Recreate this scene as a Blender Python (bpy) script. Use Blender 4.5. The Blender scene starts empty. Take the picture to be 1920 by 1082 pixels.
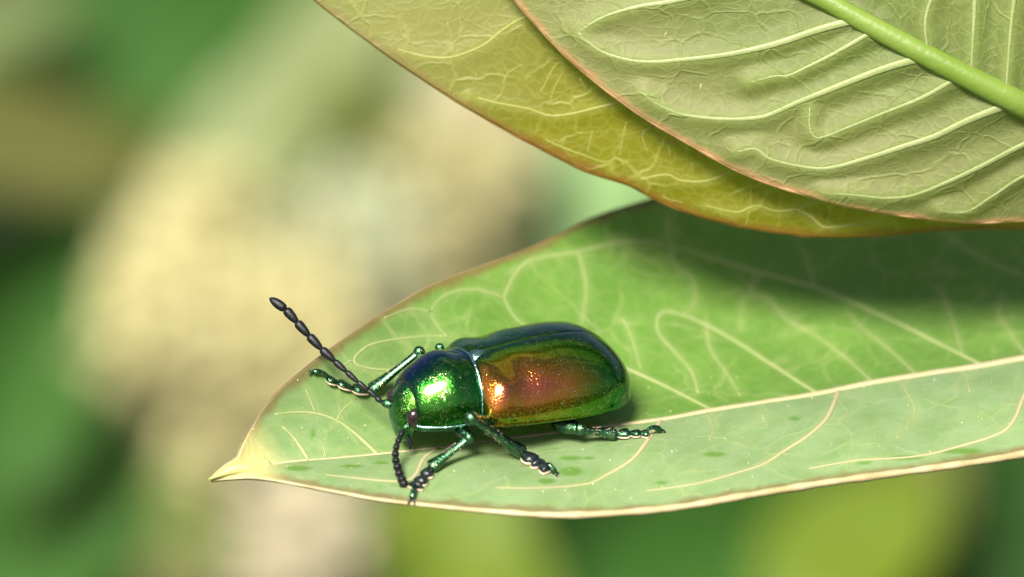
import bpy, math, random
import numpy as np
from mathutils import Vector
from mathutils.bvhtree import BVHTree

# ------------------------------------------------------------------ camera, sky, sun, exposure
SC = bpy.context.scene
COL = SC.collection
random.seed(7); rng = np.random.default_rng(7)
PITCH = math.radians(25.0)          # the lens looks down at the leaf
D0 = 160.0                          # mm from lens to the plane in focus
PXMM = 48.0                         # photo pixels per mm in that plane
F0 = np.array([0.0, 0.0, 0.60])     # centre of that plane, metres
RIGHT = np.array([1.0, 0, 0])
UPV = np.array([0, math.sin(PITCH), math.cos(PITCH)])
FWD = np.array([0, math.cos(PITCH), -math.sin(PITCH)])
CAMLOC = F0 - FWD * D0 * 1e-3

def W(px, py, d=0.0):
    """photo pixel + depth (mm beyond the plane in focus) -> world point in metres"""
    k = (1 + d / D0) / PXMM
    return F0 + (RIGHT * ((px - 960) * k) + UPV * ((541 - py) * k) + FWD * d) * 1e-3

def topx(p):
    q = (np.asarray(p) - CAMLOC) * 1e3
    z = q @ FWD
    return 960 + (q @ RIGHT) / z * D0 * PXMM, 541 - (q @ UPV) / z * D0 * PXMM, z - D0

cam = bpy.data.cameras.new('camera')
cam_o = bpy.data.objects.new('camera', cam); COL.objects.link(cam_o)
cam_o.location = CAMLOC; cam_o.rotation_euler = (math.radians(90) - PITCH, 0, 0)
cam.sensor_width = 36; cam.lens = 36 * D0 / (1920 / PXMM)
cam.clip_start = 0.002; cam.clip_end = 600
cam.dof.use_dof = True; cam.dof.focus_distance = (D0 - 1.0) * 1e-3
cam.dof.aperture_fstop = cam.lens / 4.3
SC.camera = cam_o

SUN_EL, SUN_AZ = math.radians(52), math.radians(22)      # high, from behind the camera's left shoulder
SUN = np.array([-math.cos(SUN_EL) * math.sin(SUN_AZ), -math.cos(SUN_EL) * math.cos(SUN_AZ), math.sin(SUN_EL)])
world = bpy.data.worlds.new('World'); SC.world = world; world.use_nodes = True
wn = world.node_tree; bg = wn.nodes['Background']
sky = wn.nodes.new('ShaderNodeTexSky'); sky.sky_type = 'NISHITA'; sky.sun_disc = False; sky.dust_density = 4.0; sky.ozone_density = 0.4
sky.sun_elevation = SUN_EL; sky.sun_rotation = math.atan2(SUN[0], SUN[1])
wn.links.new(sky.outputs[0], bg.inputs[0]); bg.inputs[1].default_value = 0.058
sl = bpy.data.lights.new('sun', 'SUN'); sl.energy = 5.0; sl.angle = math.radians(20.0); sl.color = (1.0, 0.94, 0.84)
so = bpy.data.objects.new('sun', sl); COL.objects.link(so)
so.rotation_euler = Vector(SUN).to_track_quat('Z', 'Y').to_euler(); so.location = (-1, -2, 3)
SC.view_settings.view_transform = 'Standard'; SC.view_settings.look = 'None'
SC.view_settings.exposure = 1.0; SC.view_settings.gamma = 1.0
SC.cycles.use_denoising = True
SC.cycles.max_bounces = 12; SC.cycles.diffuse_bounces = 8; SC.cycles.sample_clamp_indirect = 6

# ------------------------------------------------------------------ helpers
ORIG = {}
def thing(name, label, cat, loc, group=None):
    o = bpy.data.objects.new(name, None); COL.objects.link(o)
    o.empty_display_size = 0.005
    o.location = loc; ORIG[o] = np.array(loc, float)
    o['label'] = label; o['category'] = cat
    if group: o['group'] = group
    return o

def mesh_of(name, V, F, m, smooth=True):
    me = bpy.data.meshes.new(name)
    me.from_pydata(np.asarray(V, float).tolist(), [], F if isinstance(F, list) else F.tolist())
    if smooth: me.polygons.foreach_set('use_smooth', [True] * len(me.polygons))
    me.materials.append(m); me.update()
    return me

def obj(name, V, F, m, parent=None, smooth=True, label=None):
    V = np.asarray(V, float)
    root = parent
    while root is not None and root.parent is not None: root = root.parent
    base = ORIG.get(root, np.zeros(3))
    o = bpy.data.objects.new(name, mesh_of(name, V - base, F, m, smooth)); COL.objects.link(o)
    if parent is not None: o.parent = parent
    if label: o['label'] = label
    return o

def setattr_f(o, name, arr):
    a = o.data.attributes.new(name, 'FLOAT', 'POINT'); a.data.foreach_set('value', np.asarray(arr, np.float32))
def setattr_v(o, name, arr):
    a = o.data.attributes.new(name, 'FLOAT_VECTOR', 'POINT'); a.data.foreach_set('vector', np.asarray(arr, np.float32).ravel())

def cr(P, n, closed=False):
    """Catmull-Rom through the rows of P (any columns), n samples by chord length of the first 3 columns"""
    P = np.asarray(P, float)
    c = P[:, :min(3, P.shape[1])]
    t = np.concatenate([[0], np.cumsum(np.sqrt(np.maximum(np.linalg.norm(np.diff(c, axis=0), axis=1), 1e-9)) ** 2)])
    t /= t[-1]
    x = np.linspace(0, 1, n) if np.isscalar(n) else np.asarray(n)
    m = np.zeros_like(P)
    for i in range(len(P)):
        a, b = max(i - 1, 0), min(i + 1, len(P) - 1)
        m[i] = (P[b] - P[a]) / max(t[b] - t[a], 1e-9)
    k = np.clip(np.searchsorted(t, x, side='right') - 1, 0, len(P) - 2)
    h = (t[k + 1] - t[k])[:, None]; s = ((x - t[k]) / (t[k + 1] - t[k]))[:, None]
    return ((2*s**3 - 3*s**2 + 1) * P[k] + (s**3 - 2*s**2 + s) * h * m[k] + (-2*s**3 + 3*s**2) * P[k+1] + (s**3 - s**2) * h * m[k+1])

def nrm(v):
    v = np.asarray(v, float); return v / np.maximum(np.linalg.norm(v, axis=-1, keepdims=True), 1e-12)

def sweep(P, rx, ry, up, nseg=12, expo=1.0, cap=True):
    """tube through world points P (m) with elliptical radii in mm; rx sideways, ry along up"""
    P = np.asarray(P, float); n = len(P)
    rx = np.broadcast_to(rx, n) * 1e-3; ry = np.broadcast_to(ry, n) * 1e-3
    T = nrm(np.gradient(P, axis=0))
    U = np.broadcast_to(np.asarray(up, float), (n, 3))
    S = nrm(np.cross(T, U)); U = nrm(np.cross(S, T))
    a = np.linspace(0, 2 * math.pi, nseg, endpoint=False)
    c = np.sign(np.cos(a)) * np.abs(np.cos(a)) ** expo; s = np.sign(np.sin(a)) * np.abs(np.sin(a)) ** expo
    V = (P[:, None] + S[:, None] * (rx[:, None] * c)[..., None] + U[:, None] * (ry[:, None] * s)[..., None]).reshape(-1, 3)
    F = []
    for i in range(n - 1):
        for j in range(nseg):
            k = (j + 1) % nseg
            F.append((i*nseg + j, i*nseg + k, (i+1)*nseg + k, (i+1)*nseg + j))
    if cap:
        b = len(V); V = np.vstack([V, P[0], P[-1]])
        for j in range(nseg):
            k = (j + 1) % nseg
            F.append((b, k, j)); F.append((b + 1, (n-1)*nseg + j, (n-1)*nseg + k))
    return V, F

def join(*parts):
    V, F, o = [], [], 0
    for v, f in parts:
        V.append(np.asarray(v)); F += [tuple(i + o for i in q) for q in f]; o += len(v)
    return np.vstack(V), F

def ball(c, r, axes=np.eye(3), nu=16, nv=10):
    """ellipsoid at world c; r in mm along the rows of axes"""
    V, F = [], []
    for i in range(nv + 1):
        th = math.pi * i / nv
        for j in range(nu):
            ph = 2 * math.pi * j / nu
            q = np.array([math.sin(th) * math.cos(ph), math.sin(th) * math.sin(ph), math.cos(th)]) * r * 1e-3
            V.append(np.asarray(c) + q @ axes)
    for i in range(nv):
        for j in range(nu):
            k = (j + 1) % nu
            F.append((i*nu + j, i*nu + k, (i+1)*nu + k, (i+1)*nu + j))
    return np.array(V), F

# ------------------------------------------------------------------ materials
def newmat(name):
    m = bpy.data.materials.new(name); m.use_nodes = True
    return m, m.node_tree, m.node_tree.nodes['Principled BSDF']
class N:
    def __init__(s, nt): s.nt = nt
    def node(s, t, **kw):
        n = s.nt.nodes.new(t)
        for k, v in kw.items(): setattr(n, k, v)
        return n
    def put(s, sock, v):
        if isinstance(v, bpy.types.NodeSocket): s.nt.links.new(v, sock)
        elif isinstance(v, tuple) and len(v) == 3 and sock.type == 'RGBA': sock.default_value = (*v, 1)
        else: sock.default_value = v
    def attr(s, name, vec=False):
        n = s.node('ShaderNodeAttribute', attribute_name=name); return n.outputs['Vector' if vec else 'Fac']
    def math(s, op, a, b=0.0, clamp=False):
        n = s.node('ShaderNodeMath', operation=op, use_clamp=clamp); s.put(n.inputs[0], a); s.put(n.inputs[1], b); return n.outputs[0]
    def smooth(s, v, a, b, lo=0.0, hi=1.0):
        n = s.node('ShaderNodeMapRange', interpolation_type='SMOOTHSTEP')
        s.put(n.inputs[0], v); s.put(n.inputs[1], a); s.put(n.inputs[2], b); s.put(n.inputs[3], lo); s.put(n.inputs[4], hi); return n.outputs[0]
    def mix(s, f, a, b, blend='MIX'):
        n = s.node('ShaderNodeMix', data_type='RGBA', blend_type=blend)
        s.put(n.inputs[0], f); s.put(n.inputs[6], a); s.put(n.inputs[7], b); return n.outputs[2]
    def noise(s, vec, scale, detail=3.0, rough=0.5):
        n = s.node('ShaderNodeTexNoise'); s.put(n.inputs['Vector'], vec); s.put(n.inputs['Scale'], scale)
        s.put(n.inputs['Detail'], detail); s.put(n.inputs['Roughness'], rough); return n.outputs['Fac']
    def vor(s, vec, scale, feature='F1', rnd=1.0):
        n = s.node('ShaderNodeTexVoronoi', feature=feature); s.put(n.inputs['Vector'], vec); s.put(n.inputs['Scale'], scale)
        s.put(n.inputs['Randomness'], rnd); return n
    def bump(s, h, strength, dist, nrm_=None):
        n = s.node('ShaderNodeBump'); s.put(n.inputs['Height'], h); s.put(n.inputs['Strength'], strength); s.put(n.inputs['Distance'], dist)
        if nrm_ is not None: s.put(n.inputs['Normal'], nrm_)
        return n.outputs[0]
    def ramp(s, f, stops, interp='LINEAR'):
        n = s.node('ShaderNodeValToRGB'); e = n.color_ramp; e.interpolation = interp
        while len(e.elements) < len(stops): e.elements.new(0.5)
        for el, (p, c) in zip(e.elements, stops): el.position = p; el.color = (*c, 1)
        s.put(n.inputs[0], f); return n.outputs[0]
    def warp(s, vec, scale, amount):
        n = s.node('ShaderNodeTexNoise'); s.put(n.inputs['Vector'], vec); s.put(n.inputs['Scale'], scale); s.put(n.inputs['Detail'], 2.0)
        a = s.node('ShaderNodeVectorMath', operation='SUBTRACT'); s.put(a.inputs[0], n.outputs['Color']); a.inputs[1].default_value = (.5, .5, .5)
        b = s.node('ShaderNodeVectorMath', operation='SCALE'); s.put(b.inputs[0], a.outputs[0]); b.inputs['Scale'].default_value = amount
        c = s.node('ShaderNodeVectorMath', operation='ADD'); s.put(c.inputs[0], vec); s.put(c.inputs[1], b.outputs[0]); return c.outputs[0]
    def objmm(s):
        t = s.node('ShaderNodeTexCoord'); v = s.node('ShaderNodeVectorMath', operation='SCALE'); s.put(v.inputs[0], t.outputs['Object']); v.inputs['Scale'].default_value = 1000.0
        return v.outputs[0]

def blade_material(name, base, base2, veinc, marginc, tipc, stainc, rough, translucency, net1, net2, cell, transc, hal=0.5, relief=0.05, edgew=0.5, sheen=0.0, sheenc=(0.8, 0.9, 0.75), tipr=(1.2, 3.4, .95), inner=None, innerr=(1.0, 7.0), sheenr=0.45, bloom_sheen=None, edgek=0.85):
    m, nt, p = newmat(name); n = N(nt)
    fl = n.attr('flat', True); vd = n.attr('vein_distance'); ed = n.attr('edge_distance'); td = n.attr('tip_distance'); st = n.attr('stain')
    big = n.noise(fl, 0.16, 4, 0.55); mid = n.noise(fl, 1.6, 4, 0.6); fine = n.noise(fl, 9.0, 3, 0.6)
    col = n.mix(n.smooth(big, 0.35, 0.65), base, base2)
    col = n.mix(n.math('MULTIPLY', n.smooth(mid, 0.3, 0.7), 0.35), col, tuple(c * 0.72 for c in base))
    col = n.mix(n.math('MULTIPLY', n.smooth(fine, 0.35, 0.75), 0.22), col, tuple(min(1, c * 1.45) for c in base2))
    if inner: col = n.mix(n.smooth(ed, innerr[0], innerr[1], 0.0, 0.55), col, n.mix(n.smooth(mid, .3, .7), inner, tuple(c * .8 for c in inner)))
    if bloom_sheen: col = n.mix(n.math('MULTIPLY', n.attr('bloom_sheen'), n.smooth(n.noise(fl, 0.7, 5, .65), 0.2, 0.7, .38, .68)), col, bloom_sheen)
    wv = n.warp(fl, 0.8, 0.9)
    v1 = n.vor(wv, cell, 'DISTANCE_TO_EDGE').outputs[0]; v2 = n.vor(wv, cell * 3.4, 'DISTANCE_TO_EDGE').outputs[0]
    l1 = n.smooth(v1, 0.0, 0.055, 1.0, 0.0); l2 = n.smooth(v2, 0.0, 0.14, 1.0, 0.0)
    l1 = n.math('MULTIPLY', l1, n.smooth(n.noise(fl, 0.5, 2), 0.30, 0.62))
    col = n.mix(n.math('MULTIPLY', l2, net2), col, veinc)
    col = n.mix(n.math('MULTIPLY', l1, net1), col, veinc)
    halo = n.smooth(vd, 0.05, 0.42, hal, 0.0)
    col = n.mix(halo, col, veinc)
    e = n.math('ADD', ed, n.math('MULTIPLY', n.math('SUBTRACT', n.noise(fl, 1.1, 3), 0.5), edgew * 1.5))
    col = n.mix(n.smooth(e, edgew * 0.1, edgew, edgek, 0.0), col, marginc)
    col = n.mix(n.smooth(td, tipr[0], tipr[1], tipr[2], 0.0), col, tipc)
    col = n.mix(n.math('MULTIPLY', st, 0.7), col, stainc)
    n.put(p.inputs['Base Color'], col)
    n.put(p.inputs['Roughness'], n.math('ADD', n.math('MULTIPLY', fine, 0.18), rough))
    p.inputs['Specular IOR Level'].default_value = 0.45
    p.inputs['Sheen Weight'].default_value = sheen; p.inputs['Sheen Roughness'].default_value = sheenr; p.inputs['Sheen Tint'].default_value = (*sheenc, 1)
    h = n.math('ADD', n.math('MULTIPLY', l2, 0.35), n.math('ADD', n.math('MULTIPLY', l1, 1.0), n.math('MULTIPLY', fine, 0.35)))
    h = n.math('ADD', h, n.math('MULTIPLY', n.noise(fl, 28.0, 2), 0.15))
    n.put(p.inputs['Normal'], n.bump(h, 1.0, relief * 1e-3))
    tr = n.node('ShaderNodeBsdfTranslucent'); n.put(tr.inputs[0], n.mix(0.6, col, transc))
    ms = n.node('ShaderNodeMixShader'); ms.inputs[0].default_value = translucency
    nt.links.new(p.outputs[0], ms.inputs[1]); nt.links.new(tr.outputs[0], ms.inputs[2])
    nt.links.new(ms.outputs[0], nt.nodes['Material Output'].inputs[0])
    return m

def plain_leaf(name, c, c2, rough=0.5, tl=0.3, spec=0.4, scale=0.25):
    m, nt, p = newmat(name); n = N(nt); v = n.objmm()
    col = n.mix(n.smooth(n.noise(v, scale, 4, 0.6), 0.3, 0.7), c, c2)
    n.put(p.inputs['Base Color'], col); p.inputs['Roughness'].default_value = rough; p.inputs['Specular IOR Level'].default_value = spec
    n.put(p.inputs['Normal'], n.bump(n.noise(v, scale * 14, 3), 0.6, 4e-5))
    if tl > 0:
        tr = n.node('ShaderNodeBsdfTranslucent'); n.put(tr.inputs[0], col)
        ms = n.node('ShaderNodeMixShader'); ms.inputs[0].default_value = tl
        nt.links.new(p.outputs[0], ms.inputs[1]); nt.links.new(tr.outputs[0], ms.inputs[2])
        nt.links.new(ms.outputs[0], nt.nodes['Material Output'].inputs[0])
    return m

def shell(name, stops, rough=0.2, pits=9.0, pit_depth=0.012, tint=None, spot=None, bump2=0.0):
    """hard iridescent cuticle: metal-like reflection whose hue runs from the reddest to the bluest with angle, pitted all over"""
    m, nt, p = newmat(name); n = N(nt); v = n.objmm()
    lw = n.node('ShaderNodeLayerWeight'); lw.inputs['Blend'].default_value = 0.5
    f = lw.outputs['Facing']
    jit = n.math('MULTIPLY', n.math('SUBTRACT', n.noise(v, 1.3, 3, 0.6), 0.5), 0.22)
    if tint: f = n.math('ADD', f, tint(n))
    col = n.ramp(n.math('ADD', f, jit, True), stops)
    vo = n.vor(v, pits, 'F1'); pit = n.smooth(vo.outputs['Distance'], 0.10, 0.42)
    vo2 = n.vor(v, pits * 2.3, 'F1'); pit2 = n.smooth(vo2.outputs['Distance'], 0.12, 0.4)
    glit = n.math('MULTIPLY', n.smooth(vo2.outputs['Distance'], 0.20, 0.34, 1.0, 0.0), n.smooth(n.noise(v, 4.0, 2), 0.46, 0.64))
    col = n.mix(n.math('MULTIPLY', glit, 0.8), col, (0.98, 0.88, 0.50))
    n.put(p.inputs['Base Color'], col); p.inputs['Metallic'].default_value = 1.0
    n.put(p.inputs['Roughness'], n.math('ADD', n.math('MULTIPLY', n.noise(v, 6.0, 3), 0.12), rough - 0.06))
    h = n.math('ADD', pit, n.math('MULTIPLY', pit2, 0.45))
    if bump2: h = n.math('ADD', h, n.math('MULTIPLY', n.noise(v, 1.1, 2), bump2))
    n.put(p.inputs['Normal'], n.bump(h, 0.75, pit_depth * 1e-3))
    p.inputs['Coat Weight'].default_value = 0.35; p.inputs['Coat Roughness'].default_value = 0.08
    return m

def simple(name, c, rough=0.5, metal=0.0, bumpscale=12.0, depth=0.01, c2=None, spec=0.5):
    m, nt, p = newmat(name); n = N(nt); v = n.objmm()
    c2 = c2 or tuple(x * 0.7 for x in c)
    n.put(p.inputs['Base Color'], n.mix(n.smooth(n.noise(v, bumpscale * 0.3, 3), 0.35, 0.65), c, c2))
    p.inputs['Roughness'].default_value = rough; p.inputs['Metallic'].default_value = metal; p.inputs['Specular IOR Level'].default_value = spec
    n.put(p.inputs['Normal'], n.bump(n.noise(v, bumpscale, 3), 0.7, depth * 1e-3))
    return m

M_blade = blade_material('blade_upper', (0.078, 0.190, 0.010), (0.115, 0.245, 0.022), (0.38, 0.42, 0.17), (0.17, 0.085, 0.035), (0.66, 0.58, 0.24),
                         (0.075, 0.20, 0.008), 0.42, 0.30, 0.24, 0.09, 0.40, (0.35, 0.60, 0.03), hal=0.16, relief=0.014, sheen=0.12, sheenr=0.32, sheenc=(0.85, 0.92, 0.70), bloom_sheen=(0.29, 0.39, 0.225), edgek=0.68)
M_under_pale = blade_material('blade_under_pale', (0.170, 0.190, 0.066), (0.240, 0.240, 0.110), (0.26, 0.34, 0.10), (0.42, 0.24, 0.12), (0.3, 0.3, 0.15),
                         (0.1, 0.2, 0.02), 0.5, 0.46, 0.26, 0.22, 0.60, (0.90, 1.0, 0.10), hal=0.42, relief=0.026, edgew=0.35, sheen=0.1, inner=(0.105, 0.165, 0.036))
M_under_gold = blade_material('blade_under_gold', (0.150, 0.142, 0.003), (0.200, 0.185, 0.007), (0.37, 0.38, 0.08), (0.20, 0.09, 0.012), (0.30, 0.32, 0.15),
                         (0.1, 0.2, 0.02), 0.40, 0.50, 0.50, 0.20, 0.62, (0.95, 0.95, 0.02), hal=0.30, relief=0.022, edgew=0.45, sheen=0.12, tipr=(7, 15, .5))  # wide pale zone towards the tip is lit sheen painted into the colour
M_back = plain_leaf('blade_far_skin', (0.78, 0.86, 0.26), (0.84, 0.90, 0.30), 0.6, 0.86, 0.1, 0.3)
M_vein = plain_leaf('vein_cream', (0.26, 0.34, 0.12), (0.33, 0.36, 0.16), 0.45, 0.15, 0.4, 0.4)
M_midrib_up = plain_leaf('midrib_cream', (0.37, 0.34, 0.18), (0.44, 0.37, 0.23), 0.45, 0.12, 0.4, 0.4)
M_vein_under = plain_leaf('vein_pale_green', (0.245, 0.31, 0.105), (0.325, 0.365, 0.165), 0.42, 0.2, 0.5, 0.5)
M_midrib_under = plain_leaf('midrib_lime', (0.14, 0.235, 0.026), (0.19, 0.28, 0.05), 0.42, 0.25, 0.5, 0.3)
M_vein_gold = plain_leaf('vein_gold', (0.31, 0.33, 0.07), (0.38, 0.38, 0.11), 0.42, 0.3, 0.4, 0.5)
M_rim_near = plain_leaf('margin_pink_cream', (0.46, 0.41, 0.24), (0.36, 0.29, 0.13), 0.4, 0.15, 0.5, 0.8)
M_rim_far = plain_leaf('margin_brown_red', (0.12, 0.060, 0.045), (0.20, 0.13, 0.06), 0.45, 0.1, 0.4, 0.7)
M_rim_under = plain_leaf('margin_orange', (0.46, 0.25, 0.12), (0.54, 0.36, 0.18), 0.45, 0.15, 0.4, 0.7)
M_rim_gold = plain_leaf('margin_rust', (0.20, 0.085, 0.018), (0.25, 0.15, 0.02), 0.45, 0.2, 0.4, 0.5)
M_tip = plain_leaf('tip_yellow', (0.56, 0.55, 0.22), (0.48, 0.50, 0.15), 0.45, 0.25, 0.4, 0.8)
M_stem = plain_leaf('stem_green', (0.12, 0.20, 0.04), (0.20, 0.16, 0.07), 0.5, 0.0, 0.4, 0.1)
M_pollen = simple('pollen', (0.75, 0.68, 0.42), 0.7)

# ------------------------------------------------------------------ ground
def ground():
    n = 48; R = 120.0
    r = np.concatenate([[0], np.geomspace(0.15, R, n)])
    V = [(0, 0, 0)]; F = []
    for i in range(1, n + 1):
        for j in range(64):
            a = 2 * math.pi * j / 64
            x, y = r[i] * math.cos(a), r[i] * math.sin(a)
            V.append((x, y, 0.02 * math.sin(3 * x) * math.cos(2.3 * y) * min(1, r[i])))
    for j in range(64): F.append((0, 1 + j, 1 + (j + 1) % 64))
    for i in range(n - 1):
        for j in range(64):
            k = (j + 1) % 64; a = 1 + i * 64
            F.append((a + j, a + 64 + j, a + 64 + k, a + k))
    m, nt, p = newmat('soil_and_moss'); nn = N(nt); v = nn.objmm()
    c = nn.mix(nn.smooth(nn.noise(v, 0.02, 5), 0.4, 0.6), (0.016, 0.030, 0.006), (0.030, 0.052, 0.010))
    c = nn.mix(nn.smooth(nn.noise(v, 0.006, 4), 0.5, 0.7), c, (0.045, 0.042, 0.016))
    nn.put(p.inputs['Base Color'], c); p.inputs['Roughness'].default_value = 0.95
    nn.put(p.inputs['Normal'], nn.bump(nn.noise(v, 0.15, 5), 1.0, 0.01))
    o = obj('ground', V, F, m); o['kind'] = 'structure'
ground()

# ------------------------------------------------------------------ the leafy plant the beetle sits on
STEM_X = 41.0
stem_pts = np.array([[0.0425, 0.012, 0.0], [0.043, 0.010, 0.2], [0.0415, 0.012, 0.42], [0.0405, 0.0090, 0.585], [0.0402, 0.0080, 0.615], [0.040, 0.010, 0.68]])
plant = thing('leafy_plant', 'leafy green plant whose broad leaf carries the metallic beetle', 'plant', stem_pts[0])
ps = cr(np.c_[stem_pts, [2.4, 2.2, 1.9, 1.5, 1.4, .9]], 60)
obj('stem', *sweep(ps[:, :3], ps[:, 3], ps[:, 3], (0, 1, 0), 14), M_stem, plant)

class Leaf:
    def __init__(s, M, F, Nn, nu, nv, sag_far, sag_near, mat, label, thick=0.22, upsign=1):
        t = np.linspace(0, 1, nu)
        g = lambda C: np.array([W(*c) for c in cr(np.array(C, float), t)])
        s.m, s.f, s.n = g(M), g(F), g(Nn)
        v = np.concatenate([np.linspace(-1, 0, nv // 2 + 1), np.linspace(0, 1, nv // 2 + 1)[1:]])
        v = np.sign(v) * (1 - (1 - np.abs(v)) ** 1.15)
        s.nu, s.nv = nu, len(v)
        P = np.zeros((nu, s.nv, 3))
        cam_dir = -FWD
        for j, vv in enumerate(v):
            E = s.f if vv >= 0 else s.n; a = abs(vv)
            wid = np.linalg.norm(E - s.m, axis=1)[:, None]
            sag = (sag_far if vv >= 0 else sag_near)
            P[:, j] = s.m + (E - s.m) * a + UPV_N * (sag * wid * 4 * a * (1 - a))
        # gentle unevenness of the blade
        uu = np.linalg.norm(np.diff(s.m, axis=0), axis=1).cumsum() * 1e3; uu = np.concatenate([[0], uu])
        tt = np.zeros((nu, s.nv))
        for j, vv in enumerate(v):
            E = s.f if vv >= 0 else s.n
            tt[:, j] = vv * np.linalg.norm(E - s.m, axis=1) * 1e3
        U2 = np.broadcast_to(uu[:, None], tt.shape)
        fade = (1 - np.abs(v)) * np.abs(v) * 4
        P += UPV_N * ((0.10 * np.sin(U2 * .9 + tt * .5) + 0.07 * np.sin(U2 * 1.7 - tt * 1.1 + 1)) * fade[None] * 1e-3)[..., None] * np.clip(U2 / 12, 0, 1)[..., None]
        s.P = P; s.v = v
        du = np.gradient(P, axis=0); dv = np.gradient(P, axis=1)
        nn = nrm(np.cross(du, dv)); nn[0] = nn[1]; nn[-1] = nn[-2]
        if (nn[nu // 2, s.nv // 2] @ cam_dir) < 0: nn = -nn
        s.nn = nn
        s.flat = np.stack([U2, tt, np.zeros_like(tt)], -1)
        s.mat, s.label, s.thick = mat, label, thick
        F = []
        idx = np.arange(nu * s.nv).reshape(nu, s.nv)
        s.quads = np.stack([idx[:-1, :-1], idx[1:, :-1], idx[1:, 1:], idx[:-1, 1:]], -1).reshape(-1, 4)
        s.bvh = BVHTree.FromPolygons(P.reshape(-1, 3).tolist(), s.quads.tolist())
    def hit(s, px, py, off=0.0):
        d = W(px, py, 0) - CAMLOC; d = d / np.linalg.norm(d)
        h = s.bvh.ray_cast(Vector(CAMLOC), Vector(d))
        if h[0] is None:
            h = s.bvh.find_nearest(Vector(W(px, py, 0)))
        nn_ = np.array(h[1]);
        if nn_ @ FWD > 0: nn_ = -nn_
        return np.array(h[0]) + nn_ * off * 1e-3, nn_
    def line(s, pts, off=0.0, step=7.0):
        pts = np.array(pts, float)
        L = np.linalg.norm(np.diff(pts, axis=0), axis=1).sum()
        q = cr(pts, max(4, int(L / step)))
        H = [s.hit(*c) for c in q]
        return np.array([h[0] + h[1] * off * 1e-3 for h in H]), np.array([h[1] for h in H])
    def build(s, parent, veins, stains=(), ridge=0.0, rw=0.4):
        nu, nv = s.nu, s.nv
        V = s.P.reshape(-1, 3)
        B = (s.P - s.nn * s.thick * 1e-3).reshape(-1, 3)
        n0 = len(V)
        Vo = V
        q = s.quads.tolist(); b = (s.quads[:, ::-1] + n0).tolist()
        side = []
        for j in (0, nv - 1):
            for i in range(nu - 1):
                a0, a1 = i * nv + j, (i + 1) * nv + j
                side.append([a0, a0 + n0, a1 + n0, a1] if j == 0 else [a0, a1, a1 + n0, a0 + n0])
        vd = np.full(n0, 9.0)
        for pl in veins:
            for k in range(0, len(pl) - 1):
                a, c = pl[k], pl[k + 1]
                sel = np.where(np.abs(V - (a + c) / 2).max(axis=1) < 1.6e-3)[0]
                if not len(sel): continue
                x = V[sel]; ab = c - a; t = np.clip(((x - a) @ ab) / max(ab @ ab, 1e-14), 0, 1)
                vd[sel] = np.minimum(vd[sel], np.linalg.norm(x - a - t[:, None] * ab, axis=1) * 1e3)
        Vd = V + s.nn.reshape(-1, 3) * (ridge * np.exp(-(vd / rw) ** 2) * 1e-3)[:, None]
        o = obj('leaf', np.vstack([Vd, B]), q + b + side, s.mat, parent, label=s.label)
        ed = np.zeros((nu, nv))
        for j, vv in enumerate(s.v):
            E = s.f if vv >= 0 else s.n
            ed[:, j] = np.linalg.norm(E - s.P[:, j], axis=1) * 1e3
        td = np.linalg.norm(s.P - s.m[0], axis=2) * 1e3
        st = np.zeros(n0)
        for (px, py, rx, ry) in stains:
            x = (V - CAMLOC) * 1e3; z = x @ FWD
            X = 960 + (x @ RIGHT) / z * D0 * PXMM; Y = 541 - (x @ UPV) / z * D0 * PXMM
            rr = np.sqrt(((X - px) / rx) ** 2 + ((Y - py) / ry) ** 2)
            st = np.maximum(st, np.clip((1.25 - rr) / 0.5, 0, 1))
        o.data.materials.append(M_back); o.data.polygons.foreach_set('material_index', [0] * len(q) + [1] * len(b) + [0] * len(side))
        setattr_f(o, 'vein_distance', np.r_[vd, vd]); setattr_f(o, 'edge_distance', np.r_[ed.ravel(), ed.ravel()])
        setattr_f(o, 'tip_distance', np.r_[td.ravel(), td.ravel()]); setattr_f(o, 'stain', np.r_[st, st])
        bl = np.broadcast_to(np.clip(.5 - s.v * 9, .16, 1)[None], (nu, nv)) * 1.0; bl = np.maximum(bl, np.clip(1.0 - td / 16, 0, .75)).ravel(); setattr_f(o, 'bloom_sheen', np.r_[bl, bl])   # waxy bloom plus grazing sheen painted as paler colour on the near half
        fl = s.flat.reshape(-1, 3); setattr_v(o, 'flat', np.vstack([fl, fl]))
        s.o = o
        return o
    def vein(s, name, pl, nn, r0, r1, mat, height=0.5, nseg=8):
        t = np.linspace(0, 1, len(pl))
        r = r0 + (r1 - r0) * t
        o = obj(name, *sweep(pl, r, r * height, nn, nseg), mat, s.o)
        return o
    def rim(s, which, mat, r, name='margin', h=1.0, inset=0.0):
        E = (s.f if which == 'far' else s.n)
        k = -1 if which == 'far' else 0
        P = E - s.nn[:, k] * (s.thick * 0.5e-3)
        rr = np.interp(np.linspace(0, 1, len(P)), [0, .05, .16, .26, 1], [r * .3, r * .45, r * .62, r, r])
        ph = np.linspace(0, 90, len(P)); rr = rr * (1 + 0.14 * np.sin(ph * 2.1) * np.sin(ph * .83))
        obj(name, *sweep(P, rr, rr * h, s.nn[:, k], 8), mat, s.o)

UPV_N = np.array([0, 0, 1.0])

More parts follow.
